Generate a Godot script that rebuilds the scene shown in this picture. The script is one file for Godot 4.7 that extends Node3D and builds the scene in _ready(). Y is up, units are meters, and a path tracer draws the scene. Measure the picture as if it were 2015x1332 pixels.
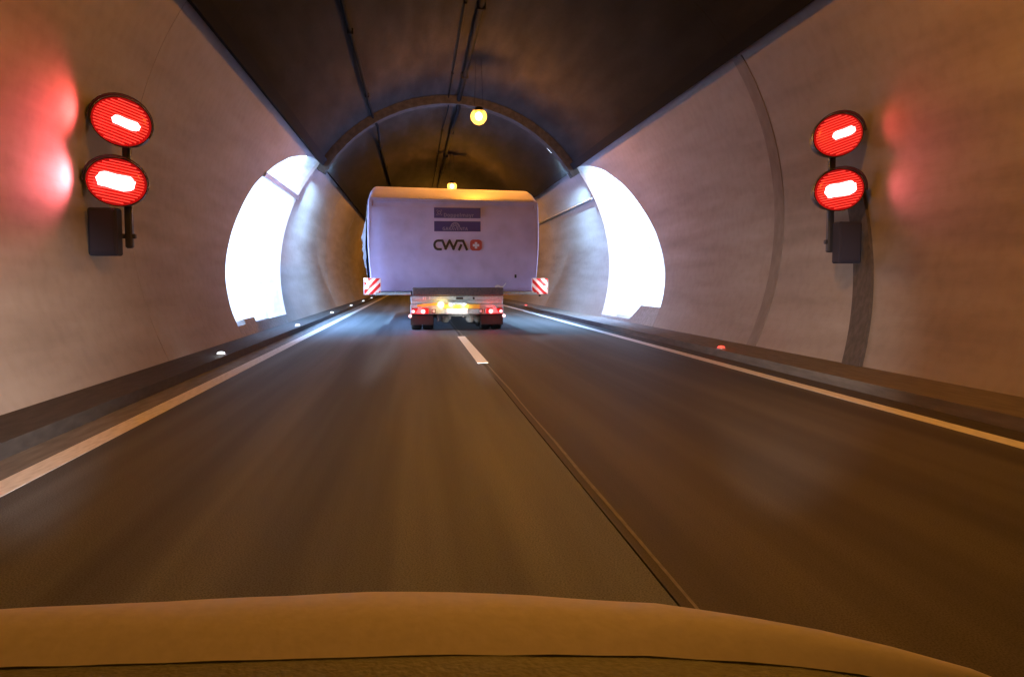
extends Node3D
# A road tunnel seen from a car: x to the right, y up, the road runs towards -z. d is the distance ahead.

const CX := 1.2        # middle of the tunnel
const HC := 2.287      # height of the centre of its round section
const R := 5.194       # inner radius
const EYE := 1.25
const A_TOP := 0.9757  # angle from the crown at which the pale wall meets the dark vault
const A_BASE := 2.016  # angle of the foot of the wall

var used := {}
var M := {}
var rng := RandomNumberGenerator.new()


# ------------------------------------------------------------------ helpers

func P(x: float, h: float, d: float) -> Vector3:
	return Vector3(x, h, -d)


func lin(r: float, g: float, b: float, a := 1.0) -> Color:
	var c := Color(r, g, b).linear_to_srgb()
	c.a = a
	return c


func numbered(called: String) -> String:
	var n: int = used.get(called, 0)
	used[called] = n + 1
	return called if n == 0 else "%s_%03d" % [called, n]


func thing(called: String, label: String, category: String, at := Vector3.ZERO, group := "") -> Node3D:
	var o := Node3D.new()
	o.name = numbered(called)
	o.position = at
	add_child(o, true)
	tag(o, label, category, group)
	return o


func tag(o: Node3D, label: String, category: String, group := "") -> void:
	o.set_meta("label", label)
	o.set_meta("category", category)
	if group != "":
		o.set_meta("group", group)


func mb() -> SurfaceTool:
	var st := SurfaceTool.new()
	st.begin(Mesh.PRIMITIVE_TRIANGLES)
	st.set_smooth_group(-1)
	return st


func part(called: String, st: SurfaceTool, mat: Material, parent: Node3D) -> MeshInstance3D:
	st.generate_normals()
	var o := MeshInstance3D.new()
	o.name = called
	o.mesh = st.commit()
	o.material_override = mat
	parent.add_child(o, true)
	return o


func struct(called: String, st: SurfaceTool, mat: Material) -> MeshInstance3D:
	var o := part(numbered(called), st, mat, self)
	o.set_meta("kind", "structure")
	return o


# corners counter-clockwise as seen from outside
func quad(st: SurfaceTool, a: Vector3, b: Vector3, c: Vector3, d: Vector3) -> void:
	for v in [a, c, b, a, d, c]:
		st.add_vertex(v)


func tri(st: SurfaceTool, a: Vector3, b: Vector3, c: Vector3) -> void:
	for v in [a, c, b]:
		st.add_vertex(v)


# a box with chamfered edges; t turns and moves it
func box(st: SurfaceTool, c: Vector3, size: Vector3, bev := 0.01, t := Transform3D.IDENTITY) -> void:
	var h := size / 2.0
	bev = minf(bev, minf(h.x, minf(h.y, h.z)) * 0.9)
	st.set_smooth_group(-1)
	var pt := func(axis: int, sx: float, sy: float, sz: float) -> Vector3:
		var v := Vector3(sx * (h.x - (0.0 if axis == 0 else bev)), sy * (h.y - (0.0 if axis == 1 else bev)), sz * (h.z - (0.0 if axis == 2 else bev)))
		return t * (c + v)
	for s in [-1.0, 1.0]:
		var q := [[0, s, -1, -1], [0, s, -1, 1], [0, s, 1, 1], [0, s, 1, -1]]
		var faces := [q, [[1, -1, s, -1], [1, 1, s, -1], [1, 1, s, 1], [1, -1, s, 1]], [[2, -1, -1, s], [2, 1, -1, s], [2, 1, 1, s], [2, -1, 1, s]]]
		for f in faces:
			var v := []
			for k in f:
				v.append(pt.call(k[0], float(k[1]), float(k[2]), float(k[3])))
			facing(st, v, t * c)
	if bev <= 0.0005:
		return
	for s in [-1.0, 1.0]:
		for u in [-1.0, 1.0]:
			facing(st, [pt.call(0, s, u, -1.0), pt.call(0, s, u, 1.0), pt.call(1, s, u, 1.0), pt.call(1, s, u, -1.0)], t * c)
			facing(st, [pt.call(0, s, -1.0, u), pt.call(0, s, 1.0, u), pt.call(2, s, 1.0, u), pt.call(2, s, -1.0, u)], t * c)
			facing(st, [pt.call(1, -1.0, s, u), pt.call(1, 1.0, s, u), pt.call(2, 1.0, s, u), pt.call(2, -1.0, s, u)], t * c)
			for w in [-1.0, 1.0]:
				facing(st, [pt.call(0, s, u, w), pt.call(1, s, u, w), pt.call(2, s, u, w)], t * c)


# a face of three or four corners, turned away from the point inside
func facing(st: SurfaceTool, v: Array, inside: Vector3) -> void:
	var n: Vector3 = (v[1] - v[0]).cross(v[2] - v[0])
	var out: bool = n.dot(v[0] - inside) > 0.0
	if v.size() == 3:
		if out:
			tri(st, v[0], v[1], v[2])
		else:
			tri(st, v[0], v[2], v[1])
	elif out:
		quad(st, v[0], v[1], v[2], v[3])
	else:
		quad(st, v[3], v[2], v[1], v[0])


# rings of equal length joined by smooth quads; each ring counter-clockwise about the way it travels
func loft(st: SurfaceTool, rings: Array, caps := true, smooth := true, closed := true) -> void:
	for i in rings.size() - 1:
		var a: Array = rings[i]
		var b: Array = rings[i + 1]
		var n := a.size()
		for k in (n if closed else n - 1):
			st.set_smooth_group(0 if smooth else -1)
			var m := (k + 1) % n
			quad(st, a[k], a[m], b[m], b[k])
	if caps:
		st.set_smooth_group(-1)
		for e in [[rings[0], true], [rings[-1], false]]:
			var ring: Array = e[0]
			var mid := Vector3.ZERO
			for v in ring:
				mid += v
			mid /= ring.size()
			for k in ring.size():
				if e[1]:
					tri(st, ring[(k + 1) % ring.size()], ring[k], mid)
				else:
					tri(st, ring[k], ring[(k + 1) % ring.size()], mid)


func circle(c: Vector3, u: Vector3, v: Vector3, n: int) -> Array:
	var out := []
	for k in n:
		var a := TAU * k / n
		out.append(c + u * cos(a) + v * sin(a))
	return out


# a round rod along points
func tube(st: SurfaceTool, pts: Array, r: float, n := 10) -> void:
	var rings := []
	for i in pts.size():
		var way: Vector3 = (pts[mini(i + 1, pts.size() - 1)] - pts[maxi(i - 1, 0)]).normalized()
		var u: Vector3 = way.cross(Vector3.UP if absf(way.y) < 0.9 else Vector3.RIGHT).normalized()
		rings.append(circle(pts[i], u * r, way.cross(u) * r, n))
	loft(st, rings)


# a turned shape about the axis through c along way: profile of [radius, along]; sx, sy stretch it across
func lathe(st: SurfaceTool, c: Vector3, way: Vector3, profile: Array, n := 28, u0 := Vector3.ZERO, sx := 1.0, sy := 1.0, smooth := true) -> void:
	var u: Vector3 = u0 if u0 != Vector3.ZERO else way.cross(Vector3.UP if absf(way.y) < 0.9 else Vector3.RIGHT).normalized()
	var v := way.cross(u)
	var rings := []
	for p in profile:
		rings.append(circle(c + way * p[1], u * maxf(p[0], 0.0005) * sx, v * maxf(p[0], 0.0005) * sy, n))
	loft(st, rings, true, smooth)


# a flat outline in (x, y) given depth along z: front at z0 (towards +z), back at z0 - thick
func plate(st: SurfaceTool, outline: PackedVector2Array, z0: float, thick: float, t := Transform3D.IDENTITY) -> void:
	st.set_smooth_group(-1)
	var pts := outline
	if Geometry2D.is_polygon_clockwise(pts):
		pts = pts.duplicate()
		pts.reverse()
	var idx := Geometry2D.triangulate_polygon(pts)
	for k in range(0, idx.size(), 3):
		var f := []
		for j in 3:
			f.append(pts[idx[k + j]])
		var area: float = (f[1] - f[0]).cross(f[2] - f[0])
		if area < 0:
			f.reverse()
		tri(st, t * Vector3(f[0].x, f[0].y, z0), t * Vector3(f[1].x, f[1].y, z0), t * Vector3(f[2].x, f[2].y, z0))
		tri(st, t * Vector3(f[2].x, f[2].y, z0 - thick), t * Vector3(f[1].x, f[1].y, z0 - thick), t * Vector3(f[0].x, f[0].y, z0 - thick))
	for k in pts.size():
		var a := pts[k]
		var b := pts[(k + 1) % pts.size()]
		quad(st, t * Vector3(a.x, a.y, z0 - thick), t * Vector3(b.x, b.y, z0 - thick), t * Vector3(b.x, b.y, z0), t * Vector3(a.x, a.y, z0))


func band(points: Array, width: float) -> PackedVector2Array:
	var line := PackedVector2Array(points)
	return Geometry2D.offset_polyline(line, width / 2.0, Geometry2D.JOIN_MITER, Geometry2D.END_BUTT)[0]


# ------------------------------------------------------------------ tunnel shell

func on_shell(a: float, d: float, r: float) -> Vector3:
	return P(CX + r * sin(a), HC + r * cos(a), d)


func angle_at(h: float) -> float:
	return acos(clampf((h - HC) / R, -1.0, 1.0))


# a curved slab of the lining between the angles a0 and a1 (signed, negative on the left), r0 inside and r1 outside;
# z0 and z1 give the two ends as functions of the angle
func slab(st: SurfaceTool, a0: float, a1: float, z0: Callable, z1: Callable, r0: float, r1: float, rows: int, columns := 1) -> void:
	if a0 > a1:
		var keep := a0
		a0 = a1
		a1 = keep
	var inner := []
	var outer := []
	for i in rows + 1:
		var a := lerpf(a0, a1, float(i) / rows)
		var p := []
		var q := []
		for k in columns + 1:
			var d := lerpf(z0.call(a), z1.call(a), float(k) / columns)
			p.append(on_shell(a, d, r0))
			q.append(on_shell(a, d, r1))
		inner.append(p)
		outer.append(q)
	for i in rows:
		for k in columns:
			st.set_smooth_group(0)
			quad(st, inner[i][k], inner[i][k + 1], inner[i + 1][k + 1], inner[i + 1][k])
			st.set_smooth_group(1)
			quad(st, outer[i + 1][k], outer[i + 1][k + 1], outer[i][k + 1], outer[i][k])
		st.set_smooth_group(2)
		quad(st, inner[i][0], inner[i + 1][0], outer[i + 1][0], outer[i][0])
		st.set_smooth_group(3)
		quad(st, inner[i + 1][columns], inner[i][columns], outer[i][columns], outer[i + 1][columns])
	st.set_smooth_group(-1)
	for k in columns:
		quad(st, inner[0][k + 1], inner[0][k], outer[0][k], outer[0][k + 1])
		quad(st, inner[rows][k], inner[rows][k + 1], outer[rows][k + 1], outer[rows][k])


func flat(d: float) -> Callable:
	return func(_a: float) -> float: return d


# the end of the near tunnel: a slanted, arched cut; the table gives [height, distance]
func cut(table: Array) -> Callable:
	return func(a: float) -> float:
		var h := HC + R * cos(a)
		if h <= table[0][0]:
			return table[0][1]
		for k in table.size() - 1:
			if h <= table[k + 1][0]:
				var t: float = (h - table[k][0]) / (table[k + 1][0] - table[k][0])
				var before: float = table[maxi(k - 1, 0)][1]
				var after: float = table[mini(k + 2, table.size() - 1)][1]
				return cubic_interpolate(table[k][1], table[k + 1][1], before, after, t)
		return table[-1][1]


func tunnel() -> void:
	var cut_left := cut([[0.1, 16.74], [0.36, 16.72], [0.7, 16.72], [1.0, 16.84], [1.4, 17.07], [2.06, 17.75], [2.8, 18.72], [3.6, 19.9], [4.26, 21.4], [4.68, 22.75], [4.95, 24.2], [5.12, 25.7], [5.2, 27.25]])
	var cut_right := cut([[0.1, 19.36], [0.6, 19.38], [1.04, 19.5], [1.69, 19.87], [2.59, 20.75], [3.28, 21.7], [4.04, 22.85], [4.71, 24.3], [5.05, 25.8], [5.2, 27.25]])
	var jamb_left := func(a: float) -> float: return minf(22.5 + 0.93 * (HC + R * cos(a)), 27.28)
	var jamb_right := func(a: float) -> float: return 25.0 + 0.44 * (HC + R * cos(a))
	var cuts := [cut_left, cut_right]
	var jambs := [jamb_left, jamb_right]
	var joints := [[-30.0, -15.4, -6.4, 2.8, 11.8], [-30.0, -22.6, -13.6, -4.6, 4.4, 13.45]]
	var sides := ["left", "right"]
	var labels := ["left tunnel wall of stained pale concrete with an arched gap open to daylight", "right tunnel wall of stained pale concrete with an arched gap open to daylight"]
	for s in 2:
		var sign := -1.0 if s == 0 else 1.0
		var t := thing("tunnel_wall", labels[s], "tunnel wall", Vector3.ZERO, "walls of the road tunnel")
		var top := sign * A_TOP
		var foot := sign * (A_BASE + 0.03)
		var list: Array = joints[s]
		for k in list.size():
			var st := mb()
			var z1: Callable = flat(list[k + 1] - 0.007) if k + 1 < list.size() else cuts[s]
			slab(st, top, foot, flat(list[k] + 0.007), z1, R, R + 0.1, 44, 6)
			part("lining_panel", st, M.wall, t)
		var back := mb()
		slab(back, top, foot, flat(-30.0), cuts[s], R + 0.104, R + 0.5, 44, 8)
		part("rock_side_shell", back, M.wall_back, t)
		var far: Array = [0.0, 36.0, 45.0, 54.0, 63.0, 72.0, 81.0, 105.0, 150.0]
		for k in far.size() - 1:
			var st := mb()
			slab(st, top, foot, jambs[s] if k == 0 else flat(far[k] + 0.02), flat(far[k + 1] - 0.02), R, R + 0.1, 40, 4)
			part("lining_panel", st, M.wall, t)
		var back2 := mb()
		slab(back2, top, foot, func(a: float) -> float: return jambs[s].call(a) + 0.02, flat(150.0), R + 0.104, R + 0.5, 40, 4)
		part("rock_side_shell", back2, M.wall_back, t)
		# low concrete sill along the foot of the gap
		var sill := mb()
		if s == 0:
			slab(sill, -angle_at(0.34), foot, flat(16.76), func(a: float) -> float: return jambs[0].call(a) - 0.01, R + 0.003, R + 0.42, 4, 6)
			slab(sill, -angle_at(0.45), -angle_at(0.343), flat(17.5), flat(18.6), R + 0.006, R + 0.4, 3)
		else:
			slab(sill, angle_at(0.2), foot, flat(19.4), func(a: float) -> float: return jambs[1].call(a) - 0.01, R + 0.003, R + 0.42, 3, 6)
			slab(sill, angle_at(0.6), angle_at(0.203), flat(19.4), func(a: float) -> float: return 21.75 - 1.6 * (HC + R * cos(a) - 0.2), R + 0.006, R + 0.4, 5)
		part("gap_sill", sill, M.kerb, t)
	# rail across the left gap, a conduit along the right wall beyond its gap
	var rail := mb()
	var lw: Node3D = get_node("tunnel_wall")
	var rw: Node3D = get_node("tunnel_wall_001")
	slab(rail, -angle_at(3.98), -angle_at(3.86), flat(20.55), flat(26.2), R - 0.05, R + 0.08, 2, 4)
	part("gap_rail", rail, M.steel, lw)
	var pipe := mb()
	tube(pipe, [on_shell(angle_at(4.1), 26.9, R - 0.05), on_shell(angle_at(4.1), 52.0, R - 0.05)], 0.04)
	part("conduit", pipe, M.steel, rw)
	var j := mb()
	slab(j, A_TOP + 0.02, A_BASE + 0.02, flat(13.26), flat(13.62), R - 0.012, R + 0.05, 40)
	part("joint_band", j, M.joint, rw)
	# the dark vault
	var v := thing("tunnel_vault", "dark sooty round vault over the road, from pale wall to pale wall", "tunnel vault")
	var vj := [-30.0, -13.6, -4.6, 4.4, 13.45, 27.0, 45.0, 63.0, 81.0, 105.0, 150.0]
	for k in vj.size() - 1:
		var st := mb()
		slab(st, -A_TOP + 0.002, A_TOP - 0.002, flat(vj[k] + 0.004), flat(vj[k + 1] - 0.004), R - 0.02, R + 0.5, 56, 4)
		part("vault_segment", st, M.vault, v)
	var rib := mb()
	slab(rib, -A_TOP - 0.05, A_TOP + 0.05, flat(27.02), flat(27.5), R - 0.3, R - 0.024, 56)
	part("portal_ring", rib, M.ring, v)
	for s in [-1.0, 1.0]:
		var c := mb()
		slab(c, s * (A_TOP - 0.035), s * (A_TOP + 0.012), flat(-30.0), flat(150.0), R - 0.16, R - 0.024, 3, 12)
		part("edge_duct", c, M.duct, v)
	# closed ends of what is built
	var e := mb()
	box(e, P(CX, 3.6, 151.0), Vector3(12.0, 9.0, 1.6), 0.0)
	part("end_wall", e, M.vault, v)
	var e2 := mb()
	box(e2, P(CX, 3.6, -31.0), Vector3(12.0, 9.0, 1.6), 0.0)
	part("end_wall", e2, M.wall_back, v)
	# cables along the vault
	var cables := [[1.5, 0.075, "thick black cable running along the crown of the vault"], [1.14, 0.022, "thin dark cable just left of the thick crown cable"], [-1.42, 0.045, "dark cable along the left flank of the vault"]]
	for q in cables:
		var a := asin((q[0] - CX) / R)
		var o := thing("ceiling_cable", q[2], "cable", Vector3.ZERO, "cables along the vault")
		var st := mb()
		var runs := []
		for k in 24:
			var d := -29.0 + k * (56.0 / 23.0)
			runs.append(on_shell(a, d, R - 0.06 - q[1] - 0.02 * sin(k * 1.9)))
		for k in 24:
			runs.append(on_shell(a, 27.3 + k * 5.0, R - (0.34 if k == 0 else 0.06) - q[1]))
		tube(st, runs, q[1], 8)
		part("sheath", st, M.cable, o)
		var clips := mb()
		var n := 0
		for d in [6.0, 12.0, 18.0, 24.0, 33.0, 39.0, 45.0]:
			var c := mb()
			box(c, on_shell(a, d, R - 0.05 - q[1]), Vector3(q[1] * 2.4 + 0.02, q[1] * 2.0 + 0.03, 0.06), 0.005)
			part("clip", c, M.duct, o)
			n += 1


# the mountain into which the far tunnel runs: rock either side of the gap, in the open air
func rock_faces() -> void:
	var n := FastNoiseLite.new()
	n.seed = 41
	n.frequency = 0.09
	n.fractal_octaves = 4
	for s in [-1.0, 1.0]:
		var st := mb()
		var rows := []
		for i in 31:
			var row := []
			for k in 41:
				var x: float = 5.2 + 90.0 * pow(k / 40.0, 1.5)
				var y := -0.5 + 62.0 * pow(i / 30.0, 1.3)
				var d := 27.6 + 0.22 * y + 1.1 * n.get_noise_2d(s * x * 1.6, y * 1.6) * minf(1.0, (x - 5.2) * 0.4) * (1.0 + y * 0.05)
				row.append(P(CX + s * x, y, d))
			rows.append(row)
		for i in 30:
			for k in 40:
				st.set_smooth_group(-1)
				if s > 0.0:
					quad(st, rows[i][k], rows[i][k + 1], rows[i + 1][k + 1], rows[i + 1][k])
				else:
					quad(st, rows[i][k + 1], rows[i][k], rows[i + 1][k], rows[i + 1][k + 1])
		struct("hill", st, M.rock)


# ------------------------------------------------------------------ road

func slab_flat(st: SurfaceTool, x0: float, x1: float, h: float, d0: float, d1: float, thick: float, cells := 1) -> void:
	st.set_smooth_group(-1)
	for k in cells:
		var a := lerpf(d0, d1, float(k) / cells)
		var b := lerpf(d0, d1, float(k + 1) / cells)
		quad(st, P(x0, h, a), P(x1, h, a), P(x1, h, b), P(x0, h, b))
	quad(st, P(x0, h - thick, d0), P(x1, h - thick, d0), P(x1, h, d0), P(x0, h, d0))
	quad(st, P(x1, h - thick, d1), P(x0, h - thick, d1), P(x0, h, d1), P(x1, h, d1))
	quad(st, P(x0, h - thick, d1), P(x0, h - thick, d0), P(x0, h, d0), P(x0, h, d1))
	quad(st, P(x1, h - thick, d0), P(x1, h - thick, d1), P(x1, h, d1), P(x1, h, d0))


func road() -> void:
	var g := mb()
	quad(g, Vector3(-900, -0.12, 900), Vector3(900, -0.12, 900), Vector3(900, -0.12, -900), Vector3(-900, -0.12, -900))
	struct("ground", g, M.gravel)
	var st := mb()
	slab_flat(st, -2.62, 0.996, 0.0, -30.0, 150.0, 0.1)
	struct("road", st, M.asphalt_left)
	st = mb()
	slab_flat(st, -2.9, -2.622, 0.0, -30.0, 150.0, 0.1)
	struct("gutter", st, M.gutter)
	st = mb()
	slab_flat(st, 1.006, 4.66, 0.0, -30.0, 150.0, 0.1)
	struct("road", st, M.asphalt_right)
	st = mb()
	slab_flat(st, 4.662, 5.0, 0.0, -30.0, 150.0, 0.1)
	struct("gutter", st, M.kerb_dark)
	# the seam: a groove with a strip of pale filler beside it
	st = mb()
	slab_flat(st, 0.98, 1.02, -0.02, -30.0, 150.0, 0.08)
	struct("road_seam", st, M.groove)
	st = mb()
	var edge := []
	for k in 181:
		edge.append(1.055 + 0.006 * sin(k * 0.7) + 0.004 * sin(k * 2.3))
	for k in 180:
		var d := -30.0 + k
		var w := 0.02 + 0.006 * sin(k * 1.3)
		quad(st, P(edge[k], 0.004, d), P(edge[k] + w, 0.004, d), P(edge[k + 1] + 0.02 + 0.006 * sin((k + 1) * 1.3), 0.004, d + 1.0), P(edge[k + 1], 0.004, d + 1.0))
	struct("seam_filler", st, M.filler)
	# painted lines
	st = mb()
	slab_flat(st, -2.6, -2.41, 0.004, -30.0, 150.0, 0.003, 6)
	struct("edge_line", st, M.paint_worn)
	st = mb()
	slab_flat(st, 4.5, 4.68, 0.004, -30.0, 150.0, 0.003, 6)
	struct("edge_line", st, M.paint_worn)
	for k in range(-1, 7):
		st = mb()
		slab_flat(st, 0.93, 1.1, 0.008, 12.05 + 18.0 * k, 18.0 + 18.0 * k, 0.003)
		struct("lane_dash", st, M.paint)
	# kerbs and footways
	for s in 2:
		var x0 := -3.06 if s == 0 else 5.0
		st = mb()
		slab_flat(st, x0, x0 + 0.16, 0.12, -30.0, 150.0, 0.22)
		struct("kerb", st, M.kerb_dark if s == 0 else M.footway_right)
		st = mb()
		if s == 0:
			slab_flat(st, -4.6, -3.065, 0.116, -30.0, 150.0, 0.2)
		else:
			slab_flat(st, 5.165, 7.0, 0.116, -30.0, 150.0, 0.2)
		struct("footway", st, M.footway_left if s == 0 else M.footway_right)


# ------------------------------------------------------------------ lamps

func tunnel_lamps() -> void:
	var n := 0
	for d in [-10.4, 6.0, 22.4, 38.8, 55.2, 71.6]:
		var where := ["behind the car", "just ahead of the car, out of view overhead", "hanging above the rear of the white load, nearest in view", "glowing just over the top edge of the white load", "beyond the load, third ahead", "farthest ahead"]
		var t := thing("tunnel_lamp", "sodium tunnel lamp " + where[n], "lamp", P(1.78, 6.0, d), "sodium lamps under the vault")
		n += 1
		var st := mb()
		# a shallow hood, open below
		var rings := []
		for q in [[0.09, 0.09, -0.03], [0.12, 0.12, -0.03], [0.12, 0.12, 0.02], [0.1, 0.1, 0.07], [0.05, 0.05, 0.1]]:
			rings.append(rounded_ring(Vector3(0, q[2], 0), q[0], q[1], 0.05))
		loft(st, rings, true, false)
		part("hood", st, M.duct, t)
		st = mb()
		for x in [-0.12, 0.12]:
			tube(st, [Vector3(x, 0.14, 0), Vector3(x * 0.6, 1.41, 0)], 0.006, 6)
		part("hanger", st, M.duct, t)
		st = mb()
		lathe(st, Vector3(0, -0.17, 0), Vector3.UP, [[0.02, -0.11], [0.075, -0.085], [0.11, 0.0], [0.09, 0.08], [0.03, 0.13]], 20)
		part("lamp_bulb", st, M.sodium, t)
		st = mb()
		lathe(st, Vector3(0, -0.17, 0), Vector3.UP, [[0.04, -0.225], [0.13, -0.19], [0.205, -0.1], [0.23, 0.0], [0.21, 0.1], [0.17, 0.15]], 28)
		part("lamp_globe", st, M.globe, t)
		var l := OmniLight3D.new()
		l.name = "lamp_glow"
		l.light_color = lin(1.0, 0.38, 0.032)
		l.light_energy = LAMP
		l.omni_range = 60.0
		l.omni_attenuation = 2.0
		l.light_size = 0.12
		l.shadow_enabled = true
		l.position = Vector3(0, -0.17, 0)
		t.add_child(l, true)


# white portal lamps on the vault just behind the ring, over either wall
func portal_lamps() -> void:
	for s in [-1.0, 1.0]:
		var a: float = s * 0.78
		var foot := on_shell(a, 27.95, R - 0.03)
		var inward := (P(CX, HC, 27.95) - foot).normalized()
		var t := thing("portal_lamp", "white flood lamp behind the %s end of the vault's ring, lighting the wall below" % ("left" if s < 0 else "right"), "lamp", foot, "white flood lamps behind the ring")
		var turn := Transform3D(Basis(inward.cross(Vector3.BACK).normalized(), inward, Vector3.BACK), Vector3.ZERO)
		var st := mb()
		box(st, Vector3(0, 0.05, 0), Vector3(0.3, 0.1, 0.55), 0.02, turn)
		part("housing", st, M.duct, t)
		st = mb()
		box(st, Vector3(0, 0.107, 0), Vector3(0.24, 0.02, 0.46), 0.006, turn)
		part("lamp_glass", st, M.flood, t)
		var l := SpotLight3D.new()
		l.name = "flood_beam"
		l.light_color = lin(0.34, 0.64, 1.0)
		l.light_energy = FLOOD
		l.light_size = 0.12
		l.spot_range = 60.0
		l.spot_attenuation = 2.0
		l.spot_angle = 80.0
		l.spot_angle_attenuation = 0.6
		l.shadow_enabled = true
		t.add_child(l, true)
		l.position = turn * Vector3(0, 0.15, 0)
		l.basis = Basis.looking_at(Vector3(-s * 0.1, -1.0, -0.25), Vector3.BACK)


func rounded_ring(c: Vector3, hx: float, hz: float, r: float) -> Array:
	r = minf(r, minf(hx, hz))
	var out := []
	for q in [[1, 1, 0.0], [-1, 1, PI / 2], [-1, -1, PI], [1, -1, 1.5 * PI]]:
		for k in 4:
			var a: float = q[2] + PI / 2 * k / 3.0
			out.append(c + Vector3(q[0] * (hx - r) + r * cos(a), 0, -(q[1] * (hz - r) + r * sin(a))))
	return out


func studs() -> void:
	var k := 0
	var left := [[12.6, "nearest white light set in the left footway"], [20.6, "second white light in the left footway, below the arched gap"], [28.9, "third white light in the left footway, just past the gap"], [37.4, "fourth white light in the left footway"], [46.0, "fifth white light in the left footway, near the striped board"], [54.5, "small far white light in the left footway"]]
	for q in left:
		stud(P(-2.99, 0.12, q[0]), q[1], M.stud_white, lin(0.8, 0.9, 1.0), "white lights set in the left footway")
	var right := [[12.75, "bright red light in the right footway nearest the car"], [36.6, "red light in the right footway just right of the trailer"]]
	for q in right:
		stud(P(5.09, 0.12, q[0]), q[1], M.stud_red, lin(1.0, 0.05, 0.02), "red lights set in the right footway")


func stud(at: Vector3, label: String, glow: Material, c: Color, group: String) -> void:
	var t := thing("footway_light", label, "marker light", at, group)
	var st := mb()
	lathe(st, Vector3.ZERO, Vector3.UP, [[0.075, 0.0], [0.075, 0.012], [0.066, 0.02], [0.05, 0.022]], 20)
	part("rim", st, M.steel, t)
	st = mb()
	lathe(st, Vector3(0, 0.02, 0), Vector3.UP, [[0.06, 0.0], [0.06, 0.012], [0.05, 0.026], [0.02, 0.033]], 20)
	part("lens", st, glow, t)
	var l := OmniLight3D.new()
	l.name = "marker_glow"
	l.light_color = c
	l.light_energy = 0.004
	l.light_size = 0.05
	l.omni_range = 20.0
	l.omni_attenuation = 2.0
	l.shadow_enabled = true
	l.position = Vector3(0, 0.09, 0)
	t.add_child(l, true)


# ------------------------------------------------------------------ signals

func signals() -> void:
	signal_post("left", P(-3.62, 0.116, 10.3), -1.0)
	signal_post("right", P(5.96, 0.116, 10.6), 1.0)


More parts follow.
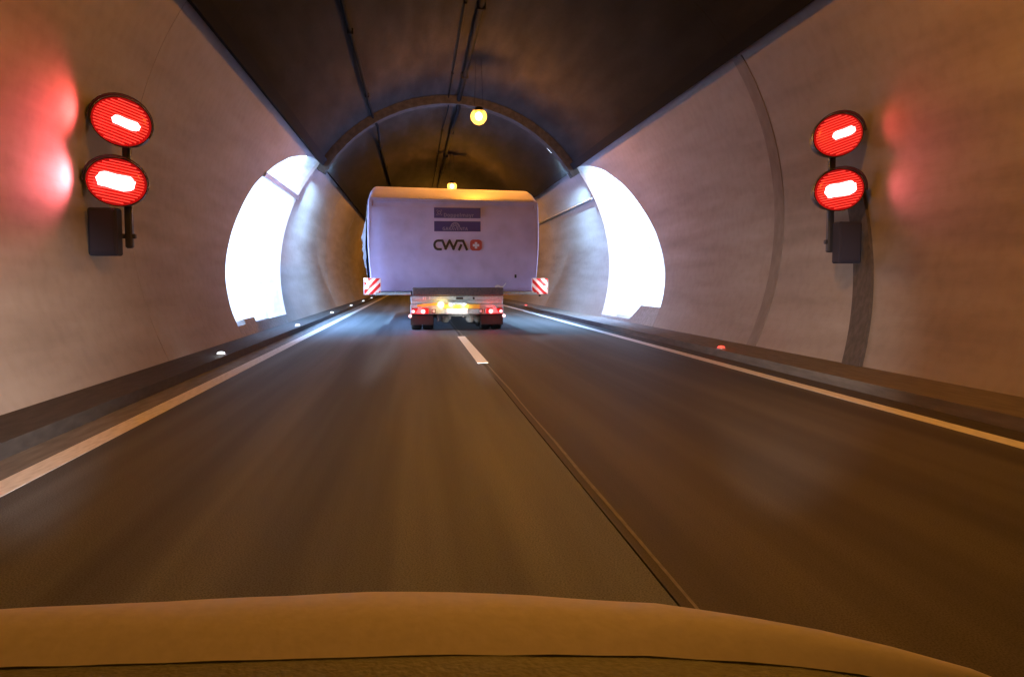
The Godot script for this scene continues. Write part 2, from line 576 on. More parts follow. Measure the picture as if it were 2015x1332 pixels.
func signal_post(side: String, foot: Vector3, s: float) -> void:
	var t := thing("traffic_signal", "pair of glowing red signals mounted on brackets against the %s wall" % side, "traffic light", foot, "red signals either side of the road")
	var st := mb()
	for y in [1.7, 2.36, 3.1]:
		box(st, Vector3(s * 0.06, y, -0.2), Vector3(0.4, 0.06, 0.06), 0.01)
	box(st, Vector3(-s * 0.06, 2.35, -0.2), Vector3(0.09, 1.6, 0.09), 0.02)
	part("post", st, M.housing, t)
	if s > 0.0:
		# dark duct climbing the curved wall behind the signals
		st = mb()
		var foot_at := func(a: float) -> float: return 9.85 + 0.36 * (HC + R * cos(a))
		var top_at := func(a: float) -> float: return 10.3 + 0.36 * (HC + R * cos(a))
		slab(st, angle_at(2.75), A_BASE, foot_at, top_at, R - 0.045, R + 0.02, 24)
		var duct := part("wall_duct", st, M.duct_brown, t)
		duct.position = -foot
	var bx := -0.16 if s < 0.0 else 0.1
	var by := 1.74 if s < 0.0 else 1.68
	st = mb()
	box(st, Vector3(bx, by, -0.02), Vector3(0.34, 0.58, 0.2), 0.02)
	part("control_box", st, M.box_blue, t)
	st = mb()
	box(st, Vector3(bx, by, 0.085), Vector3(0.28, 0.5, 0.015), 0.004)
	part("box_door", st, M.box_blue, t)
	for k in 2:
		var h: float = [3.06, 2.34][k] if s < 0.0 else [3.16, 2.41][k]
		var offs := [0.1, 0.02] if s < 0.0 else [-0.12, -0.08]
		var head := Node3D.new()
		head.name = "signal_head"
		head.position = Vector3(offs[k], h, 0.06)
		# turned a little towards the traffic, and hung aslant on its bracket
		head.basis = Basis(Vector3.UP, -s * 0.16) * Basis(Vector3.BACK, s * (0.36 if k == 0 else 0.2))
		head.scale = Vector3(1.05, 1.05, 1.0)
		t.add_child(head, true)
		st = mb()
		var f := Vector3.BACK
		lathe(st, Vector3.ZERO, f, [[0.14, -0.3], [0.26, -0.26], [0.285, -0.1], [0.29, 0.0], [0.29, 0.008], [0.282, 0.008], [0.276, -0.03]], 40, Vector3.RIGHT, 1.16, 0.96)
		part("housing", st, M.housing, head)
		st = mb()
		lathe(st, Vector3(0, 0, 0), f, [[0.276, -0.028], [0.279, 0.006], [0.2, 0.03], [0.1, 0.045], [0.02, 0.048]], 40, Vector3.RIGHT, 1.16, 0.96)
		part("lens", st, M.signal_lens, head)
		# ribs moulded across the lens
		var ribs := mb()
		for r in 15:
			var y := -0.231 + r * 0.033
			var half := sqrt(maxf(0.0, 1.0 - pow(y / 0.25, 2.0))) * 0.298
			var bulge := 0.05 * (1.0 - pow(y / 0.27, 2.0))
			var pts := []
			for q in 9:
				var x := lerpf(-half, half, q / 8.0)
				pts.append(Vector3(x, y, 0.004 + bulge * (1.0 - pow(x / 0.32, 2.0))))
			tube(ribs, pts, 0.0068, 6)
		part("lens_ribs", ribs, M.signal_rib, head)
		# the lamp itself, white hot behind the middle of the lens
		st = mb()
		var w := 0.15 if k == 0 else 0.2
		var hh := 0.052 if k == 0 else 0.088
		var outline := PackedVector2Array()
		for q in 24:
			var a := TAU * q / 24.0
			var cx := signf(cos(a)) * pow(absf(cos(a)), 0.5) * w
			var cy := signf(sin(a)) * pow(absf(sin(a)), 0.6) * hh
			outline.append(Vector2(cx * (1.0 + 0.06 * sin(q * 2.2)) + (0.06 if k == 0 else 0.0), cy * (1.0 + 0.08 * sin(q * 1.7 + 1.0))))
		plate(st, outline, 0.062, 0.03)
		part("lamp", st, M.signal_core, head)
		# its hood: a half ring over the lens
		st = mb()
		var a0 := []
		var a1 := []
		for q in 19:
			var a := lerpf(-0.25, PI + 0.25, q / 18.0)
			a0.append(Vector3(cos(a) * 0.298 * 1.16, sin(a) * 0.298 * 0.96, 0.0))
			a1.append(Vector3(cos(a) * 0.3 * 1.16, sin(a) * 0.3 * 0.96, 0.05 + 0.07 * sin(clampf(a, 0.0, PI))))
		for q in 18:
			st.set_smooth_group(0)
			quad(st, a0[q], a0[q + 1], a1[q + 1], a1[q])
			var o := Vector3(0, 0, 0)
			var b0: Vector3 = a0[q] * 1.03
			var b1: Vector3 = a0[q + 1] * 1.03
			var c0: Vector3 = Vector3(a1[q].x * 1.03, a1[q].y * 1.03, a1[q].z)
			var c1: Vector3 = Vector3(a1[q + 1].x * 1.03, a1[q + 1].y * 1.03, a1[q + 1].z)
			st.set_smooth_group(1)
			quad(st, b1, b0, c0, c1)
			st.set_smooth_group(-1)
			quad(st, a1[q], a1[q + 1], c1, c0)
		part("hood", st, M.housing, head)
		# the beam goes towards the traffic and spills along the wall
		var l := SpotLight3D.new()
		l.name = "signal_beam"
		l.light_color = lin(1.0, 0.1, 0.1) if k == 0 else lin(1.0, 0.16, 0.2)
		l.light_energy = (BEAM * 2.4 if k == 0 else BEAM * 4.0) * (1.0 if s < 0 else 0.14)
		l.light_size = 0.1
		l.spot_range = 40.0
		l.spot_attenuation = 2.0
		l.spot_angle = 50.0
		l.spot_angle_attenuation = 1.0
		l.shadow_enabled = true
		t.add_child(l, true)
		l.position = Vector3(offs[k] + s * 0.12, h, 0.3)
		var towards := Vector3(s * 0.5, 0.02, 0.85)
		l.basis = Basis.looking_at(towards, Vector3.UP)
		# the same lamp also lights what stands ahead of it
		var spread := SpotLight3D.new()
		spread.name = "signal_spread"
		spread.light_color = lin(1.0, 0.03, 0.02)
		spread.light_energy = 0.02
		spread.light_size = 0.3
		spread.spot_range = 40.0
		spread.spot_attenuation = 2.0
		spread.spot_angle = 75.0
		spread.spot_angle_attenuation = 1.0
		spread.shadow_enabled = true
		t.add_child(spread, true)
		spread.position = Vector3(offs[k], h, 0.26)
		spread.basis = Basis.looking_at(Vector3(-s * 0.1, 0.0, 1.0), Vector3.UP)


# ------------------------------------------------------------------ the trailer and its load

func trailer() -> void:
	var X := 1.05
	var t := thing("low_loader_trailer", "low grey trailer with red tail lights and striped boards under the white load", "trailer", P(X, 0.0, 20.3))
	# local axes: x across, y up, +z back towards the camera
	var st := mb()
	box(st, Vector3(0.02, 0.995, -0.07), Vector3(2.32, 0.2, 0.24), 0.02)
	part("rear_beam", st, M.rust, t)
	st = mb()
	box(st, Vector3(0, 0.8, -6.2), Vector3(2.4, 0.16, 12.0), 0.02)
	box(st, Vector3(0, 0.46, -8.6), Vector3(2.3, 0.5, 4.0), 0.03)
	for x in [-0.55, 0.55]:
		box(st, Vector3(x, 0.6, -6.2), Vector3(0.16, 0.3, 11.6), 0.02)
	part("deck", st, M.chassis_dark, t)
	# stepped tail plate
	st = mb()
	box(st, Vector3(0, 0.83, -0.06), Vector3(2.36, 0.11, 0.1), 0.012)
	part("tail_plate", st, M.galvanised, t)
	st = mb()
	box(st, Vector3(0, 0.725, -0.09), Vector3(2.36, 0.095, 0.08), 0.012)
	part("tail_plate", st, M.galvanised, t)
	st = mb()
	box(st, Vector3(0, 0.545, -0.07), Vector3(2.38, 0.255, 0.07), 0.012)
	part("lamp_board", st, M.galvanised, t)
	st = mb()
	box(st, Vector3(0.01, 0.7, -0.015), Vector3(0.48, 0.07, 0.06), 0.008)
	part("plate_lamp_bar", st, M.galvanised, t)
	# small stickers and a slotted bracket on the upper plate
	for q in [[-0.86, 0.035], [-0.81, 0.03], [-0.7, 0.02]]:
		st = mb()
		box(st, Vector3(q[0], 0.83, -0.006), Vector3(q[1], 0.075, 0.006), 0.001)
		part("sticker", st, M.white_print, t)
	for q in [[0.06, 0.18], [0.42, 0.05]]:
		st = mb()
		box(st, Vector3(q[0], 0.825, -0.006), Vector3(q[1], 0.06, 0.008), 0.002)
		part("bracket", st, M.chassis_dark, t)
	# bright reflecting bars
	st = mb()
	box(st, Vector3(0.12, 0.615, -0.02), Vector3(0.92, 0.115, 0.02), 0.004)
	part("reflector_bar", st, M.yellow, t)
	st = mb()
	box(st, Vector3(-0.72, 0.665, -0.022), Vector3(0.62, 0.06, 0.02), 0.004, Transform3D(Basis(Vector3.BACK, 0.09), Vector3(0.06, 0.065, 0)))
	part("reflector_bar", st, M.yellow, t)
	st = mb()
	lathe(st, Vector3(-0.42, 0.66, -0.03), Vector3.BACK, [[0.085, 0.0], [0.085, 0.03], [0.06, 0.055], [0.02, 0.065]], 20)
	part("amber_lamp", st, M.amber, t)
	var al := OmniLight3D.new()
	al.name = "amber_glow"
	al.light_color = lin(1.0, 0.5, 0.08)
	al.light_energy = 0.012
	al.light_size = 0.06
	al.omni_range = 10.0
	al.omni_attenuation = 2.0
	al.shadow_enabled = true
	al.position = Vector3(-0.42, 0.66, 0.09)
	t.add_child(al, true)
	# number plate
	st = mb()
	box(st, Vector3(0.0, 0.49, -0.012), Vector3(0.54, 0.135, 0.016), 0.006)
	part("number_plate", st, M.plate, t)
	for x in [-0.16, 0.16]:
		st = mb()
		tube(st, [Vector3(x - 0.04, 0.672, 0.07), Vector3(x + 0.04, 0.672, 0.07)], 0.016)
		part("plate_lamp", st, M.white_lamp, t)
		var pl := OmniLight3D.new()
		pl.name = "plate_glow"
		pl.light_color = lin(1.0, 0.95, 0.85)
		pl.light_energy = 0.006
		pl.light_size = 0.03
		pl.omni_range = 10.0
		pl.omni_attenuation = 2.0
		pl.shadow_enabled = true
		pl.position = Vector3(x, 0.64, 0.1)
		t.add_child(pl, true)
	# lamp clusters
	for s in [-1.0, 1.0]:
		st = mb()
		box(st, Vector3(s * 0.95, 0.5, -0.02), Vector3(0.46, 0.15, 0.06), 0.02)
		var cl := part("tail_lamp", st, M.red_dim, t)
		st = mb()
		plate(st, PackedVector2Array([Vector2(s * 0.95 - 0.12, 0.445), Vector2(s * 0.95 + 0.12, 0.445), Vector2(s * 0.95, 0.63)]), 0.026, 0.02)
		part("triangle_reflector", st, M.red_bright, cl)
		st = mb()
		lathe(st, Vector3(s * (0.86 if s > 0 else 0.87), 0.49, 0.008), Vector3.BACK, [[0.055, 0.0], [0.055, 0.02], [0.03, 0.035]], 18)
		part("bulb_lens", st, M.red_white, cl)
		st = mb()
		lathe(st, Vector3(s * 1.12, 0.49, 0.008), Vector3.BACK, [[0.04, 0.0], [0.04, 0.02], [0.02, 0.035]], 18)
		part("bulb_lens", st, M.red_white, cl)
		# side marker on its rubber arm
		st = mb()
		tube(st, [Vector3(s * 1.1, 0.44, -0.06), Vector3(s * 1.2, 0.38, -0.03)], 0.018)
		var arm := part("marker_arm", st, M.rubber, t)
		st = mb()
		lathe(st, Vector3(s * 1.2, 0.375, -0.03), Vector3.BACK, [[0.02, 0.0], [0.042, 0.02], [0.042, 0.05], [0.02, 0.062]], 18)
		part("marker_lens", st, M.red_white, arm)
		# square white reflectors beside the plate
		st = mb()
		box(st, Vector3(s * 0.6, 0.495, -0.02), Vector3(0.1, 0.1, 0.02), 0.005)
		var sq := part("square_frame", st, M.chassis_dark, t)
		st = mb()
		box(st, Vector3(s * 0.6, 0.495, -0.008), Vector3(0.065, 0.065, 0.012), 0.004)
		part("square_reflector", st, M.white_print, sq)
		var l := OmniLight3D.new()
		l.name = "tail_glow"
		l.light_color = lin(1.0, 0.06, 0.03)
		l.light_energy = 0.02
		l.light_size = 0.06
		l.omni_range = 20.0
		l.omni_attenuation = 2.0
		l.shadow_enabled = true
		l.position = Vector3(s * 0.9, 0.48, 0.12)
		t.add_child(l, true)
		# outrigger arm and striped board
		st = mb()
		box(st, Vector3(s * 1.62, 0.945, -0.04), Vector3(0.9, 0.075, 0.08), 0.012)
		part("outrigger", st, M.galvanised, t)
		board(t, s)
		# twin wheels on four axles
		for k in 4:
			var z := -0.55 - 1.35 * k
			for w in 2:
				wheel(t, Vector3(s * (0.72 + 0.3 * w + 0.02), 0.4, z))
	# axles, mudguards and hanging gear under the tail
	for k in 4:
		st = mb()
		tube(st, [Vector3(-0.75, 0.4, -0.55 - 1.35 * k), Vector3(0.75, 0.4, -0.55 - 1.35 * k)], 0.065)
		part("axle", st, M.chassis_dark, t)
	for q in [[-0.48, 0.33, 0.05, 0.2], [-0.35, 0.36, 0.03, 0.12], [-0.18, 0.36, 0.035, 0.15], [0.16, 0.37, 0.04, 0.09], [0.34, 0.34, 0.035, 0.14]]:
		st = mb()
		box(st, Vector3(q[0], q[1], -0.16), Vector3(q[2], q[3], 0.05), 0.008)
		part("hanger", st, M.chassis_grey, t)
	for x in [-0.3, 0.34, 0.55]:
		st = mb()
		lathe(st, Vector3(x, 0.3, -0.3), Vector3.BACK, [[0.05, -0.2], [0.11, -0.17], [0.12, 0.0], [0.09, 0.06], [0.02, 0.075]], 18)
		part("brake_chamber", st, M.chassis_grey, t)
	st = mb()
	box(st, Vector3(0, 0.385, -0.25), Vector3(1.1, 0.07, 0.1), 0.01)
	part("cross_member", st, M.chassis_grey, t)
	for s in [-1.0, 1.0]:
		st = mb()
		box(st, Vector3(s * 0.9, 0.29, -0.14), Vector3(0.58, 0.3, 0.012), 0.003)
		part("mud_flap", st, M.rubber, t)


func wheel(t: Node3D, c: Vector3) -> void:
	var st := mb()
	lathe(st, c, Vector3.RIGHT, [[0.26, -0.12], [0.36, -0.135], [0.39, -0.12], [0.4, -0.08], [0.4, 0.08], [0.39, 0.12], [0.36, 0.135], [0.26, 0.12]], 32)
	var w := part("wheel", st, M.rubber, t)
	st = mb()
	lathe(st, c, Vector3.RIGHT, [[0.2, -0.125], [0.255, -0.12], [0.258, 0.12], [0.22, 0.125], [0.1, 0.09]], 24)
	part("rim", st, M.chassis_grey, w)


# a striped warning board: white square with red slanting bars
func board(t: Node3D, s: float) -> void:
	var c := Vector2(s * 2.14, 1.13)
	var st := mb()
	box(st, Vector3(c.x, c.y, -0.02), Vector3(0.43, 0.42, 0.03), 0.006)
	var b := part("warning_board", st, M.board_white, t)
	var half := 0.2
	var square := PackedVector2Array([c + Vector2(-half, -half), c + Vector2(half, -half), c + Vector2(half, half), c + Vector2(-half, half)])
	for k in range(-2, 3):
		var m := c + Vector2(k * 0.2 - 0.05, 0)
		var dirv := Vector2(-s, 1.0).normalized()  # bars fall towards the outside
		dirv = Vector2(s * -1.0, 1.0).normalized() * 0.6
		var bar := PackedVector2Array([m - dirv + Vector2(-0.05, 0), m - dirv + Vector2(0.05, 0), m + dirv + Vector2(0.05, 0), m + dirv + Vector2(-0.05, 0)])
		for piece in Geometry2D.intersect_polygons(square, bar):
			if piece.size() < 3:
				continue
			st = mb()
			plate(st, piece, -0.001, 0.006)
			part("red_stripe", st, M.board_red, b)
	# two little marker lamps on the outer edge
	for y in [0.13, -0.03]:
		st = mb()
		lathe(st, Vector3(c.x + s * 0.14, c.y + y, -0.004), Vector3.BACK, [[0.042, 0.0], [0.042, 0.02], [0.03, 0.034], [0.01, 0.038]], 18)
		part("marker_lamp", st, M.red_white if y > 0.0 else M.white_lamp, b)
		var ml := OmniLight3D.new()
		ml.name = "marker_glow"
		ml.light_color = lin(1.0, 0.75, 0.75)
		ml.light_energy = 0.006
		ml.light_size = 0.04
		ml.omni_range = 10.0
		ml.omni_attenuation = 2.0
		ml.shadow_enabled = true
		ml.position = Vector3(c.x + s * 0.1, c.y + y, 0.1)
		t.add_child(ml, true)
	st = mb()
	box(st, Vector3(c.x, 0.93, -0.05), Vector3(0.05, 0.12, 0.03), 0.004)
	part("board_stem", st, M.chassis_dark, b)


func cargo_ring(d: float, inset: float, low: float, top_left: float, top_right: float, r: float) -> Array:
	# outline of the load's section at the distance d, counter-clockwise as seen from the camera
	var xl := -1.2 + inset
	var xr := 3.2 - inset
	var out := []
	var corners := [[xr - r, top_right - r, 0.0], [xl + r, top_left - r, PI / 2], [xl + r + 0.06, low + r, PI], [xr - r - 0.06, low + r, 1.5 * PI]]
	for k in 4:
		var q: Array = corners[k]
		for m in 7:
			var a: float = q[2] + PI / 2 * m / 6.0
			out.append(P(q[0] + r * cos(a), q[1] + r * sin(a), d))
		# the long sides, slightly bellied
		var nq: Array = corners[(k + 1) % 4]
		var a1: float = q[2] + PI / 2
		var p0 := Vector2(q[0] + r * cos(a1), q[1] + r * sin(a1))
		var p1 := Vector2(nq[0] + r * cos(nq[2]), nq[1] + r * sin(nq[2]))
		for m in range(1, 12):
			var u := m / 12.0
			var p := p0.lerp(p1, u)
			var n := Vector2(cos(a1), sin(a1))
			p += n * (0.05 if k % 2 == 1 or k == 3 else 0.0) * sin(PI * u)
			out.append(P(p.x, p.y, d))
	return out


func cargo() -> void:
	var t := thing("white_cabin_load", "huge white wrapped box with printed logos lying on the trailer", "cargo")
	# rings run away from the camera: back face, rounded edge, lower lip of the roof slope, the body
	var rings := []
	var spec := [[20.74, 0.1, 1.06, 3.36, 3.3, 0.07], [20.72, 0.03, 1.03, 3.39, 3.33, 0.09], [20.76, 0.0, 1.0, 3.41, 3.35, 0.1], [20.86, 0.0, 0.99, 3.44, 3.38, 0.11], [21.5, 0.02, 0.99, 3.69, 3.62, 0.12], [22.0, 0.03, 0.99, 3.82, 3.75, 0.16], [22.6, 0.03, 0.99, 3.86, 3.78, 0.22], [31.0, 0.03, 0.99, 3.86, 3.78, 0.22]]
	for q in spec:
		var ring := cargo_ring(q[0], q[1], q[2], q[3], q[4], q[5])
		ring.reverse()
		rings.append(ring)
	var st := mb()
	loft(st, rings, false, true)
	st.set_smooth_group(-1)
	part("body", st, M.wrap, t)
	# the panel on the slope above the back
	st = mb()
	var roof := []
	for i in 5:
		var row := []
		for k in 13:
			var u := k / 12.0
			var v := i / 4.0
			row.append(P(lerpf(-1.05, 3.05, u), lerpf(lerpf(3.452, 3.392, u), lerpf(3.7, 3.63, u), v) + 0.006 * sin(PI * v), lerpf(20.87, 21.5, v)))
		roof.append(row)
	st.set_smooth_group(0)
	for i in 4:
		for k in 12:
			quad(st, roof[i][k], roof[i][k + 1], roof[i + 1][k + 1], roof[i + 1][k])
	part("roof_panel", st, M.wrap, t)
	# the flat back panel with the belly of a sheet pulled over it
	st = mb()
	var nx := 44
	var ny := 24
	var grid := []
	var wob := FastNoiseLite.new()
	wob.seed = 5
	wob.frequency = 0.9
	for i in ny + 1:
		var row := []
		for k in nx + 1:
			var u := float(k) / nx
			var v := float(i) / ny
			var x := lerpf(-1.11, 3.11, u)
			var top := lerpf(3.18, 3.12, u)
			var y := lerpf(1.05, top, v)
			x += 0.035 * (1.0 - absf(v * 2.0 - 1.0)) * (u * 2.0 - 1.0)
			var rim: float = minf(minf(u, 1.0 - u) * 12.0, minf(v, 1.0 - v) * 7.0)
			var bulge := 0.035 * smoothstep(0.0, 1.0, clampf(rim, 0.0, 1.0)) + 0.007 * wob.get_noise_2d(x, y * 1.4)
			row.append(P(x, y, 20.725 - bulge))
		grid.append(row)
	st.set_smooth_group(0)
	for i in ny:
		for k in nx:
			quad(st, grid[i][k], grid[i][k + 1], grid[i + 1][k + 1], grid[i + 1][k])
	part("back_panel", st, M.wrap, t)
	# filler between the panel and the body so that nothing shows through
	st = mb()
	box(st, P(1.0, 2.2, 20.82), Vector3(4.2, 2.36, 0.12), 0.02)
	part("back_frame", st, M.wrap, t)
	# loose foil bulging on the left flank
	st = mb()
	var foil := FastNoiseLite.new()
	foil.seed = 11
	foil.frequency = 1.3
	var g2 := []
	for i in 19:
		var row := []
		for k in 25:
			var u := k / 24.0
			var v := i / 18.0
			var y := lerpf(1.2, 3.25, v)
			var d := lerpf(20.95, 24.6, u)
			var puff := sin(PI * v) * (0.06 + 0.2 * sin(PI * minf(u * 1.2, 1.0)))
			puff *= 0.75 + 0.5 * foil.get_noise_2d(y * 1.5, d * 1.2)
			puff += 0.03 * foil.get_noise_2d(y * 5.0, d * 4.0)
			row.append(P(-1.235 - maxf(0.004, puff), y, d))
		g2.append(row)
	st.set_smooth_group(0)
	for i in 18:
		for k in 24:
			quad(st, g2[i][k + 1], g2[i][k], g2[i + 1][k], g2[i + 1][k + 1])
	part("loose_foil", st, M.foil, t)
	# seam along the foot of the roof slope
	st = mb()
	tube(st, [P(-1.05, 3.3, 20.7), P(1.0, 3.275, 20.695), P(3.05, 3.24, 20.7)], 0.012, 8)
	part("roof_lip", st, M.wrap, t)
	# little black fitting low on the right, and a scrap of white strap by the beam
	st = mb()
	box(st, P(2.6, 1.39, 20.69), Vector3(0.05, 0.09, 0.03), 0.006)
	part("black_fitting", st, M.rubber, t)
	st = mb()
	var strap := []
	for k in 9:
		var u := k / 8.0
		strap.append(P(2.02 + 0.3 * u, 1.075 + 0.03 * sin(u * 7.0) + 0.1 * u * u, 20.32 + 0.1 * u))
	for k in 8:
		st.set_smooth_group(0)
		var a: Vector3 = strap[k]
		var b: Vector3 = strap[k + 1]
		var up := Vector3(0.0, 0.06 - 0.004 * k, 0.0)
		quad(st, a, b, b + up, a + up)
		quad(st, b + Vector3(0, 0, -0.006), a + Vector3(0, 0, -0.006), a + up + Vector3(0, 0, -0.006), b + up + Vector3(0, 0, -0.006))
	part("strap_end", st, M.strap, t)
	for x in [0.25, 1.05, 1.9]:
		st = mb()
		box(st, P(x, 0.94, 21.4), Vector3(0.22, 0.13, 1.4), 0.01)
		part("timber_bearer", st, M.timber, t)
	decals(t)


func rounded_rect(c: Vector2, w: float, h: float, r: float) -> PackedVector2Array:
	var out := PackedVector2Array()
	for q in [[1, 1, 0.0], [-1, 1, PI / 2], [-1, -1, PI], [1, -1, 1.5 * PI]]:
		for k in 7:
			var a: float = q[2] + PI / 2 * k / 6.0
			out.append(c + Vector2(q[0] * (w / 2 - r) + r * cos(a), q[1] * (h / 2 - r) + r * sin(a)))
	return out


# lettering and emblems printed on the back of the load
func decals(t: Node3D) -> void:
	var z := -20.677
	var k := 0.00139
	# from the drawing's own units (right and down) to metres on the panel
	var at := func(x: float, y: float) -> Vector2: return Vector2(1.085 + (x - 760.0) * k, 2.195 - (y - 962.0) * k)
	var names := ["Doppelmayr", "GARAVENTA"]
	var rows := [[275.0, 466.0], [524.0, 712.0]]
	for n in 2:
		var a: Vector2 = at.call(326.0, rows[n][0])
		var b: Vector2 = at.call(1190.0, rows[n][1])
		var st := mb()
		plate(st, PackedVector2Array([Vector2(a.x, b.y), b, Vector2(b.x, a.y), a]), z, 0.004)
		var sheet := part("printed_band", st, M.band_top if n == 0 else M.band_low, t)
		var tm := TextMesh.new()
		var f := SystemFont.new()
		f.font_names = PackedStringArray(["Droid Sans"])
		f.font_weight = 700
		tm.font = f
		tm.text = names[n]
		tm.font_size = 64
		tm.depth = 0.002
		tm.pixel_size = 0.096 / 46.0 if n == 0 else 0.082 / 46.0
		var word := MeshInstance3D.new()
		word.name = "lettering"
		word.mesh = tm
		word.material_override = M.print_pale
		var wc: Vector2 = at.call(782.0, 412.0) if n == 0 else at.call(715.0, 664.0)
		word.position = Vector3(wc.x, wc.y, z + 0.003)
		sheet.add_child(word, true)
		st = mb()
		if n == 0:
			# square emblem with a ring in it
			var c: Vector2 = at.call(422.0, 368.0)
			for q in 4:
				var ang := PI / 4 + q * PI / 2
				var corner := c + Vector2(cos(ang), sin(ang)) * 0.098
				var wedge := PackedVector2Array([corner])
				for m in 6:
					var aa := ang - 0.55 + 1.1 * m / 5.0
					wedge.append(c + Vector2(cos(aa), sin(aa)) * 0.075)
				plate(st, wedge, z + 0.004, 0.003)
			var outer := []
			for m in 25:
				var aa := TAU * m / 24.0
				outer.append(c + Vector2(cos(aa), sin(aa)) * 0.05)
			for m in 24:
				var mid: Vector2 = (outer[m] + outer[m + 1]) / 2.0
				plate(st, PackedVector2Array([outer[m], outer[m + 1], c + (outer[m + 1] - c) * 0.62, c + (outer[m] - c) * 0.62]), z + 0.004, 0.003)
		else:
			# an arch over the word, with spokes
			var c: Vector2 = at.call(716.0, 632.0)
			for m in 12:
				var a0 := PI * m / 12.0
				var a1 := PI * (m + 1) / 12.0
				plate(st, PackedVector2Array([c + Vector2(cos(a0), sin(a0)) * 0.125, c + Vector2(cos(a1), sin(a1)) * 0.125, c + Vector2(cos(a1), sin(a1)) * 0.095, c + Vector2(cos(a0), sin(a0)) * 0.095]), z + 0.004, 0.003)
			for m in 5:
				var a0 := PI * (m + 0.5) / 5.0
				var way := Vector2(cos(a0), sin(a0))
				plate(st, band([c + way * 0.03, c + way * 0.09], 0.022), z + 0.004, 0.003)
		part("emblem", st, M.print_pale, sheet)
	# three joined dark letters
	var c_arc := []
	c_arc.append(at.call(466.0, 1043.0))
	c_arc.append(at.call(395.0, 1043.0))
	for m in 9:
		var aa := PI * 1.5 - PI * m / 8.0
		c_arc.append(at.call(398.0 + cos(aa) * 70.0, 963.0 - sin(aa) * 80.0))
	c_arc.append(at.call(398.0, 883.0))
	c_arc.append(at.call(478.0, 883.0))
	c_arc.append(at.call(545.0, 1046.0))
	var shapes := [c_arc, [at.call(528.0, 1052.0), at.call(610.0, 880.0), at.call(692.0, 1052.0)], [at.call(672.0, 1052.0), at.call(748.0, 884.0), at.call(862.0, 884.0), at.call(938.0, 1062.0)], [at.call(780.0, 1062.0), at.call(832.0, 950.0)]]
	var n := 0
	for line in shapes:
		var st := mb()
		plate(st, band(line, 43.0 * k), z + 0.0015 * n, 0.004)
		part("letter_stroke", st, M.print_dark, t)
		n += 1
	var st2 := mb()
	plate(st2, rounded_rect(at.call(1103.0, 963.0), 222.0 * k, 206.0 * k, 62.0 * k), z, 0.004)
	var badge := part("red_badge", st2, M.print_red, t)
	var m0: Vector2 = at.call(1103.0, 966.0)
	st2 = mb()
	var arm := 60.0 * k
	var th := 23.0 * k
	plate(st2, PackedVector2Array([m0 + Vector2(-arm, -th), m0 + Vector2(-th, -th), m0 + Vector2(-th, -arm), m0 + Vector2(th, -arm), m0 + Vector2(th, -th), m0 + Vector2(arm, -th), m0 + Vector2(arm, th), m0 + Vector2(th, th), m0 + Vector2(th, arm), m0 + Vector2(-th, arm), m0 + Vector2(-th, th), m0 + Vector2(-arm, th)]), z + 0.003, 0.003)
	part("white_cross", st2, M.print_white, badge)


# ------------------------------------------------------------------ the car the picture is taken from

const FAR_EDGE := [[-0.95, 0.69], [-0.6, 0.716], [-0.36, 0.726], [-0.05, 0.723], [0.08, 0.703], [0.21, 0.667], [0.29, 0.625], [0.35, 0.573], [0.4, 0.51], [0.45, 0.4], [0.5, 0.25]]
const NEAR_EDGE := [[-0.95, 0.62], [-0.6, 0.618], [-0.31, 0.612], [0.03, 0.59], [0.18, 0.57], [0.29, 0.54], [0.33, 0.52], [0.4, 0.47], [0.5, 0.24]]


func along(table: Array, x: float) -> float:
	for k in table.size() - 1:
		if x <= table[k + 1][0]:
			return lerpf(table[k][1], table[k + 1][1], clampf((x - table[k][0]) / (table[k + 1][0] - table[k][0]), 0.0, 1.0))
	return table[-1][1]


